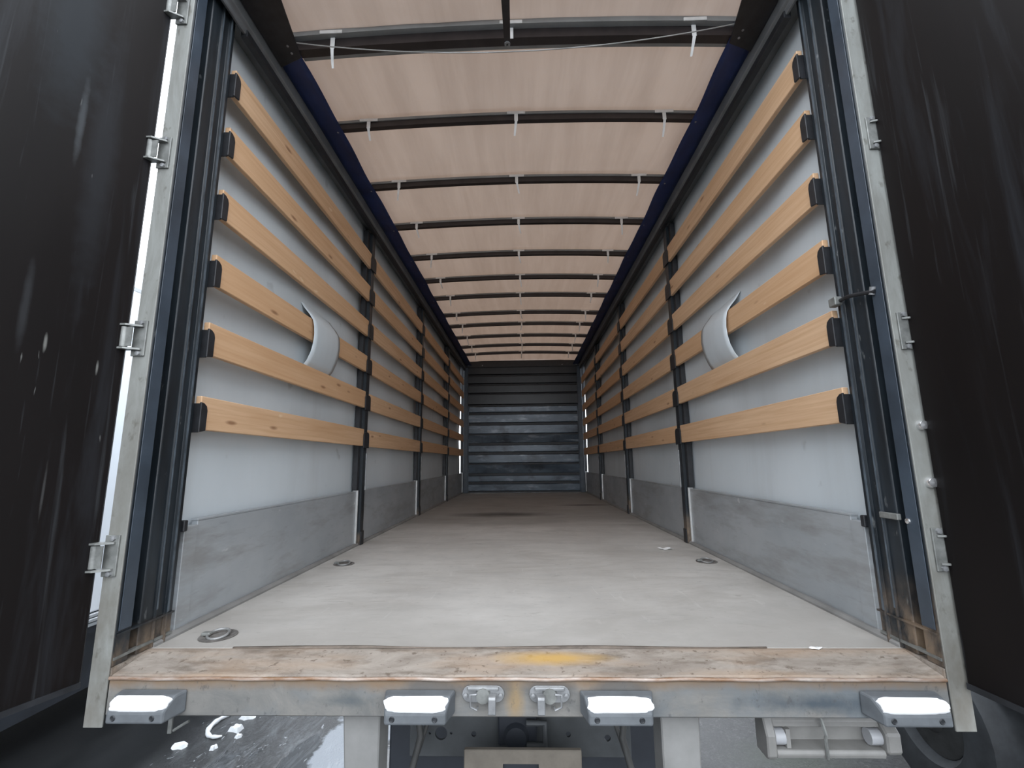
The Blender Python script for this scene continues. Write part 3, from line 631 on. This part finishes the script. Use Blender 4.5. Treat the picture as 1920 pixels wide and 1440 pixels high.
# ------------------------------------------------------------------ bumpers on the sill
def bumper(cx, lo, hi, label, wob):
    t = thing('rubber_bumper', (cx, YR-0.05, -0.15), label, 'bumper', 'bumpers along the rear sill')
    zt, zb, zm, yf = -0.053, -0.114, -0.083, 1.388
    c = 0.018
    x0, x1 = lo-0.005, hi+0.007
    yt = 1.420
    MB().add([(x0-c, YR-0.001, zb), (x1+c, YR-0.001, zb), (x1, yf, zb), (x0, yf, zb), (x0-c, YR-0.001, zt), (x1+c, YR-0.001, zt), (x1, yf, zm), (x0, yf, zm),
              (x1+c*0.5, yt, zt), (x0-c*0.5, yt, zt)],
             [(0,3,2,1), (4,5,8,9), (9,8,6,7), (3,7,6,2), (0,1,5,4), (1,2,6,8,5), (0,4,9,7,3)]).build('body', 'rubber', t, bevel=0.006, seg=2)
    # added white patch blotting out the bumper marking, laid on the sloped top front
    N = 40; top = []; bot = []
    rw = random.Random(wob)
    ph = [rw.uniform(0, 6) for _ in range(4)]
    nrm = Vector((0, -(zt-zm), yt-yf)).normalized()
    pts = []
    for k in range(N):
        a = 2*math.pi*k/N; ca, sa = math.cos(a), math.sin(a)
        ex = math.copysign(abs(ca)**0.35, ca); ey = math.copysign(abs(sa)**0.55, sa)
        w = 1+0.035*math.sin(3*a+ph[0])+0.025*math.sin(7*a+ph[1])+0.015*math.sin(13*a+ph[2])
        pts.append((ex*w, ey*w))
    hw = (x1-x0)/2 + 0.003; mid = (x0+x1)/2
    def P(u, v, off):
        f = 0.52 + v*0.46
        y = yf + (yt-yf)*f; z = zm + (zt-zm)*f
        return Vector((mid+u*hw, y, z)) + nrm*off
    vs = [P(u, v, -0.002) for u, v in pts] + [P(u, v, 0.003) for u, v in pts] + [P(u*0.96, v*0.92, 0.006) for u, v in pts]
    fs = [tuple(range(N))[::-1], tuple(range(2*N, 3*N))]
    for q in (0, N): fs += [(q+i, q+(i+1) % N, q+N+(i+1) % N, q+N+i) for i in range(N)]
    o = MB().add(vs, fs).build('white_cover_patch', 'pad', t, smooth=40); tag(o, 'added white patch covering the bumper marking')
    for x in (x0+0.022, x1-0.030):
        MB().lathe([(0.0, 0.0008), (0.0045, 0.001), (0.006, 0.002), (0.008, 0.0)], (x, yf-0.0005, -0.098), (0, -1, 0), 12).build('bolt', 'dark_hole', t)
    return t
bumper(-1.08, -1.156, -1.004, 'white-patched grey rubber bumper at the left end of the sill', 1)
bumper(-0.282, -0.366, -0.207, 'white-patched grey rubber bumper left of the two latch keepers', 2)
bumper(0.280, 0.200, 0.362, 'white-patched grey rubber bumper right of the two latch keepers', 3)
bumper(1.077, 0.994, 1.160, 'white-patched grey rubber bumper at the right end of the sill', 4)

# ------------------------------------------------------------------ latch keepers
def keeper(s, x0, x1):
    cx = (x0+x1)/2
    t = thing('latch_keeper', (cx, YR, -0.09), f'bare steel door latch keeper just {SIDE[s]} of the sill centre', 'latch', 'latch keepers on the sill')
    zc = -0.064; r = 0.022
    pl = [(x0+r+r*math.cos(a), zc+r*math.sin(a)) for a in [math.pi/2+math.pi*k/8 for k in range(9)]] + [(x1-r+r*math.cos(a), zc+r*math.sin(a)) for a in [-math.pi/2+math.pi*k/8 for k in range(9)]]
    MB().prism(pl, 'Y', YR-0.006, YR-0.0005).build('base_plate', 'steel', t, bevel=0.0012)
    MB().box(x0+0.016, x1-0.016, YR-0.014, YR-0.0065, zc+0.012, zc+0.021).build('top_ridge', 'steel', t, bevel=0.002)
    ix = cx
    MB().lathe([(0.0, 0.012), (0.020, 0.012), (0.022, 0)], (ix, YR-0.0062, zc-0.001), (0, -1, 0), 16).build('boss', 'hinge', t, smooth=40)
    hx = x1-0.034 if s < 0 else x0+0.034
    MB().prism([(YR-0.0062, zc+0.004), (YR-0.034, zc+0.006), (YR-0.038, zc+0.001), (YR-0.038, zc-0.040), (YR-0.030, zc-0.042), (YR-0.028, zc-0.008), (YR-0.0062, zc-0.010)], 'X', hx-0.011, hx+0.011).build('hook', 'steel', t, bevel=0.002)
    bx = x0+0.026 if s < 0 else x1-0.026; q = 1 if s < 0 else -1
    MB().tube([(bx+q*0.020, YR-0.0065, zc+0.006), (bx+q*0.016, YR-0.022, zc+0.006), (bx, YR-0.022, zc+0.006), (bx, YR-0.022, zc-0.026), (bx+q*0.018, YR-0.022, zc-0.033), (bx+q*0.020, YR-0.0065, zc-0.033)], 0.003, 6).build('guard_loop', 'steel', t, smooth=50)
    for x in (x0+0.011, x1-0.011):
        MB().lathe([(0, 0.007), (0.006, 0.006), (0.007, 0)], (x, YR-0.0062, zc-0.002), (0, -1, 0), 10).build('rivet', 'steel', t, smooth=50)
keeper(-1, -0.163, -0.040); keeper(1, 0.032, 0.150)

# ------------------------------------------------------------------ chassis below the sill
for s, x0, x1 in ((-1, -0.528, -0.415), (1, 0.418, 0.532)):
    o = MB().prism([(x0, -0.129), (x1, -0.129), (x1-(0.002 if s < 0 else 0.010), -0.46), (x0+(0.022 if s < 0 else 0.0), -0.46)], 'Y', 1.50, 1.60).build('support_leg', 'legpaint', bevel=0.004, org=((x0+x1)/2, 1.55, -0.46))
    tag(o, f'dusty grey support leg below the sill, {SIDE[s]} of the tow plate', 'bracket', 'support legs under the sill')
cmb = MB().box(-0.44, 0.425, 1.99, 2.0, -0.53, -0.131).build('cross_plate', 'under', org=(0, 2.0, -0.53), bevel=0.002)
tag(cmb, 'grey drilled cross plate under the deck behind the tow plate', 'plate')
cut(cmb, [MB().tube([(x, 1.9, z), (x, 2.1, z)], r, 20) for x, z, r in [(-0.316, -0.448, 0.024), (-0.36, -0.447, 0.005), (-0.276, -0.447, 0.005), (-0.187, -0.450, 0.010), (0.183, -0.450, 0.010), (0.335, -0.462, 0.012)]])
o = thing('tow_coupling', (0, 1.94, -0.42), 'dark coupling block on the middle of the cross plate', 'coupling')
MB().box(-0.09, 0.06, 1.955, 1.989, -0.475, -0.36).build('block', 'darkchassis', o, bevel=0.006)
MB().tube([(0.02, 1.94, -0.385), (0.09, 1.94, -0.385), (0.09, 1.94, -0.46), (0.02, 1.94, -0.46)], 0.012, 8).build('bracket', 'under', o, smooth=50)
MB().lathe([(0, 0.02), (0.04, 0.018), (0.05, 0)], (-0.02, 1.954, -0.44), (0, -1, 0), 16).build('cap', 'darkchassis', o, smooth=50)
tp = MB().box(-0.20, 0.212, 1.79, 1.81, -0.62, -0.395).build('tow_plate', 'hitch', org=(0, 1.8, -0.62), bevel=0.003)
tag(tp, 'muddy brown tow plate with a square opening below the sill', 'plate')
cut(tp, [MB().box(-0.063, 0.062, 1.7, 1.9, -0.56, -0.438)])
MB().box(-0.063, 0.062, 1.811, 1.82, -0.56, -0.438).build('opening_back', 'darkchassis', tp)
for s in (-1, 1):
    o = MB().box(s*0.40, s*0.48, 2.01, 9.3, -0.36, -0.05).build('chassis_rail', 'darkchassis', org=(s*0.44, 5, -0.36), bevel=0.004)
    tag(o, f'dark steel chassis rail under the {SIDE[s]} half of the deck', 'beam', 'chassis rails')
for i, y in enumerate((2.6, 3.4, 4.2, 5.0)):
    o = MB().box(-1.2, 1.2, y, y+0.07, -0.045, -0.031).build('cross_member', 'darkchassis', org=(0, y, -0.045))
    tag(o, f'{ORD[i]} dark cross member under the deck from the rear', 'beam', 'deck cross members')
for s, x in ((-1, -0.40), (1, 0.40)):
    o = MB().tube([(x, 1.88, -0.131), (x-s*0.01, 1.86, -0.25), (x-s*0.035, 1.84, -0.38), (x+s*0.0, 1.80, -0.52)], 0.012, 8).build('air_hose', 'hose', org=(x, 1.86, -0.5), smooth=60)
    tag(o, f'grey hose hanging beside the {SIDE[s]} support leg', 'hose', 'hanging hoses')
    o = MB().tube([(x-s*0.05, 1.9, -0.131), (x-s*0.07, 1.9, -0.30), (x-s*0.02, 1.86, -0.45), (x+s*0.03, 1.84, -0.55)], 0.008, 8).build('wiring_loom', 'hose', org=(x, 1.9, -0.5), smooth=60)
    tag(o, f'thin cable sagging behind the {SIDE[s]} support leg', 'cable', 'sagging cables')

o = MB().box(-0.62, 0.62, 2.35, 3.3, -0.98, -0.40).build('underdeck_darkener', 'darkchassis', org=(0, 2.8, -0.98), bevel=0.01)  # box added to deepen the darkness under the deck
tag(o, 'added dark box under the deck deepening the darkness behind the cross plate', 'box')

# lamp holder under the right half of the sill
t = thing('plate_lamp', (0.91, 1.53, -0.25), 'dusty grey lamp bar hung under the right half of the sill', 'lamp')
x0, x1 = 0.728, 1.078; y0, y1 = 1.505, 1.57
MB().prism([(y1, -0.154), (y0+0.02, -0.154), (y0+0.02, -0.166), (y0+0.012, -0.178), (y0+0.045, -0.182), (y0+0.05, -0.229), (y0, -0.232), (y0-0.004, -0.242), (y0, -0.254), (y1, -0.254)], 'X', x0+0.02, x1-0.02).build('housing', 'lampgrey', t, bevel=0.002)
MB().prism([(y1, -0.149), (y0+0.012, -0.149), (y0-0.008, -0.194), (y0-0.006, -0.250), (y0+0.006, -0.260), (y1, -0.260)], 'X', x0-0.008, x0+0.020).build('end_cap', 'lampgrey', t, bevel=0.004)
MB().prism([(y1, -0.164), (y0+0.012, -0.164), (y0-0.012, -0.186), (y0-0.012, -0.236), (y0+0.006, -0.246), (y1, -0.246)], 'X', x1-0.020, x1+0.022).build('end_cap', 'lampgrey', t, bevel=0.005)
MB().tube([(x0+0.021, y0+0.022, -0.206), (x0+0.052, y0+0.022, -0.206)], 0.022, 12).build('lens', 'lampclear', t, smooth=50)
MB().tube([(x1-0.053, y0+0.022, -0.206), (x1-0.021, y0+0.022, -0.206)], 0.022, 12).build('lens', 'lampclear', t, smooth=50)
MB().box(x0+0.053, x0+0.065, y0+0.004, y0+0.044, -0.230, -0.180).build('divider', 'lampgrey', t)
MB().tube([(0.885, y0+0.008, -0.145), (0.886, y0+0.000, -0.16), (0.892, y0-0.004, -0.192), (0.888, y0-0.006, -0.20), (0.887, y0-0.009, -0.250)], 0.005, 6).build('tie_wire', 'hinge', t, smooth=50)
MB().box(0.76, 0.78, 1.545, 1.565, -0.148, -0.129).build('hanger', 'under', t); MB().box(1.03, 1.05, 1.545, 1.565, -0.148, -0.129).build('hanger', 'under', t)

# small hanger below the left bumper
o = thing('rope_hook', (-1.04, 1.50, -0.17), 'small grey hook below the left end bumper', 'hook')
MB().box(-1.046, -1.034, 1.48, 1.487, -0.185, -0.128).build('stem', 'hinge', o, bevel=0.001)
MB().tube([(-1.03, 1.484, -0.178), (-1.0, 1.484, -0.160), (-0.985, 1.484, -0.152)], 0.004, 6).build('wire', 'hinge', o, smooth=50)

# ------------------------------------------------------------------ lashing rings sunk in the deck
def ring(x, y, label):
    t = thing('lashing_ring', (x, y, 0.0), label, 'ring', 'lashing rings in the deck')
    sgn = 1 if x < 0 else -1
    MB().lathe([(0.060, 0.0005), (0.062, 0.003), (0.050, 0.0035), (0.046, 0.0008), (0.0, 0.0008)], (x, y, 0.0), (0, 0, 1), 24).build('cup', 'cup', t, smooth=40)
    MB().tube([(x+0.034*math.cos(a), y+0.034*math.sin(a), 0.0075+0.006*math.sin(a)) for a in [2*math.pi*k/20 for k in range(21)]], 0.0050, 8, cap=False).build('ring', 'cupring', t, smooth=60)
    MB().box(x-0.058, x-0.026, y-0.012, y+0.012, 0.003, 0.014).build('saddle', 'hinge', t, bevel=0.003)
ring(-1.072, 1.722, 'steel lashing ring in the deck nearest the rear, left side')
ring(-1.079, 2.883, 'steel lashing ring in the deck second from the rear, left side')
ring(1.111, 2.907, 'steel lashing ring in the deck second from the rear, right side')

# scraps on the deck
def scrap(x, y, w, d, h, label, seed):
    r = random.Random(seed); p = [r.uniform(0, 6) for _ in range(4)]
    def f(u, v):
        e = 1+0.25*math.sin(6*v+p[0]); return (x+(u-0.5)*w*e, y+(v-0.5)*d*(1+0.3*math.sin(5*u+p[1])), 0.001+h*abs(math.sin(4*u+p[2])*math.sin(3*v+p[3])))
    o = MB().grid(8, 6, f).build('paper_scrap', 'paper', org=(x, y, 0), smooth=60, solid=0.001); tag(o, label, 'scrap', 'white scraps on the deck')
scrap(0.982, 3.302, 0.085, 0.05, 0.010, 'crumpled white scrap on the deck near the right middle post', 1)
scrap(0.952, 1.612, 0.035, 0.02, 0.005, 'tiny white scrap on the deck by the right end of the sill', 2)

# ------------------------------------------------------------------ yard: ice, parked neighbours
def chunk(x, y, r, h, seed, label, st=1.0):
    q = random.Random(seed); N = 12
    rad = [r*q.uniform(0.6, 1.25) for _ in range(N)]
    vs = [(x+rad[k]*st*math.cos(2*math.pi*k/N), y+rad[k]*math.sin(2*math.pi*k/N), GZ-0.002) for k in range(N)]
    vs += [(x+rad[k]*st*0.7*math.cos(2*math.pi*k/N), y+rad[k]*0.7*math.sin(2*math.pi*k/N), GZ+h*q.uniform(0.6, 1.1)) for k in range(N)]
    vs += [(x, y, GZ+h)]
    fs = [tuple(range(N))[::-1]] + [(k, (k+1) % N, N+(k+1) % N, N+k) for k in range(N)] + [(N+k, N+(k+1) % N, 2*N) for k in range(N)]
    o = MB().add(vs, fs).build('ice_chunk', 'ice', org=(x, y, GZ), smooth=50); tag(o, label, 'ice', 'ice chunks on the asphalt')
pts = [(-2.19+0.12*math.cos(a), 3.70+0.17*math.sin(a), GZ+0.012) for a in [math.radians(100+12*k) for k in range(17)]]
o = MB().tube(pts, [0.008+0.009*math.sin(math.pi*k/16)+0.003*math.sin(k*2.3) for k in range(17)], 8).build('ice_chunk', 'ice', org=(-2.2, 3.7, GZ), smooth=60)
tag(o, 'curved strip of white ice on the asphalt by the left sill end', 'ice', 'ice chunks on the asphalt')
chunk(-2.10, 3.64, 0.045, 0.03, 3, 'lumpy ice chunk right of the curved ice strip', 1.2)
chunk(-2.36, 3.44, 0.045, 0.02, 4, 'flat ice chunk below the curved ice strip', 1.3)
chunk(-2.12, 3.42, 0.025, 0.02, 5, 'small ice crumb nearest the picture bottom')
chunk(-2.12, 3.80, 0.04, 0.02, 6, 'small ice piece close under the sill edge', 1.5)
chunk(-2.03, 3.55, 0.03, 0.02, 7, 'small ice crumb farthest right on the asphalt')

t = thing('parked_trailer', (-4.4, 7.0, GZ), 'white box trailer parked beside the truck on the left', 'trailer')
MB().box(-5.6, -3.15, -3.2, 14.5, -0.45, 2.25).build('body', 'trailerwhite', t, bevel=0.01)  # body lengthened past the camera to cut light on the ground
for i in range(3):
    MB().box(-3.17, -3.138+0.006*(i % 2), -3.2, 14.5, -0.545+0.031*i, -0.520+0.031*i).build('side_rail_rib', 'trailerribs', t, bevel=0.004)
MB().box(-5.58, -3.175, -3.1, 14.4, -0.60, -0.455).build('underframe', 'darkchassis', t)
MB().box(-5.5, -3.32, -3.0, 14.3, GZ+0.25, -0.61).build('skirt', 'darkchassis', t)
for y in (5.0, 6.3):
    MB().lathe([(0.2, 0.0), (0.30, 0.02), (0.46, 0.02), (0.50, -0.05), (0.50, -0.25), (0.46, -0.30), (0.2, -0.30)], (-3.28, y, GZ+0.5), (1, 0, 0), 28).build('wheel', 'tyre', t, smooth=40)
MB().box(-3.1505, -3.146, -3.1, 14.45, 2.02, 2.05).build('seam', 'trailerribs', t)

t = thing('parked_flatbed', (3.6, 6.0, GZ), 'dark navy flatbed trailer parked beside the truck on the right', 'trailer')
MB().box(2.42, 4.8, -3.0, 12.0, -0.62, -0.30).build('side_frame', 'darkchassis', t, bevel=0.01)  # frame also carried past the camera to keep the ground dark
MB().box(2.60, 4.7, -2.9, 11.8, GZ+0.2, -0.63).build('skirt', 'darkchassis', t)
wh = MB().lathe([(0.05, -0.02), (0.20, -0.02), (0.235, 0.03), (0.26, 0.03), (0.36, 0.045), (0.405, 0.03), (0.425, -0.01), (0.425, -0.20), (0.39, -0.24), (0.05, -0.24)], (2.36, 3.0, GZ+0.425), (-1, 0, 0), 36).build('tyre', 'tyre', t, smooth=35)
MB().lathe([(0.0, 0.03), (0.06, 0.028), (0.08, 0.0), (0.20, -0.015)], (2.36, 3.0, GZ+0.425), (-1, 0, 0), 24).build('hub', 'rim', wh, smooth=35)
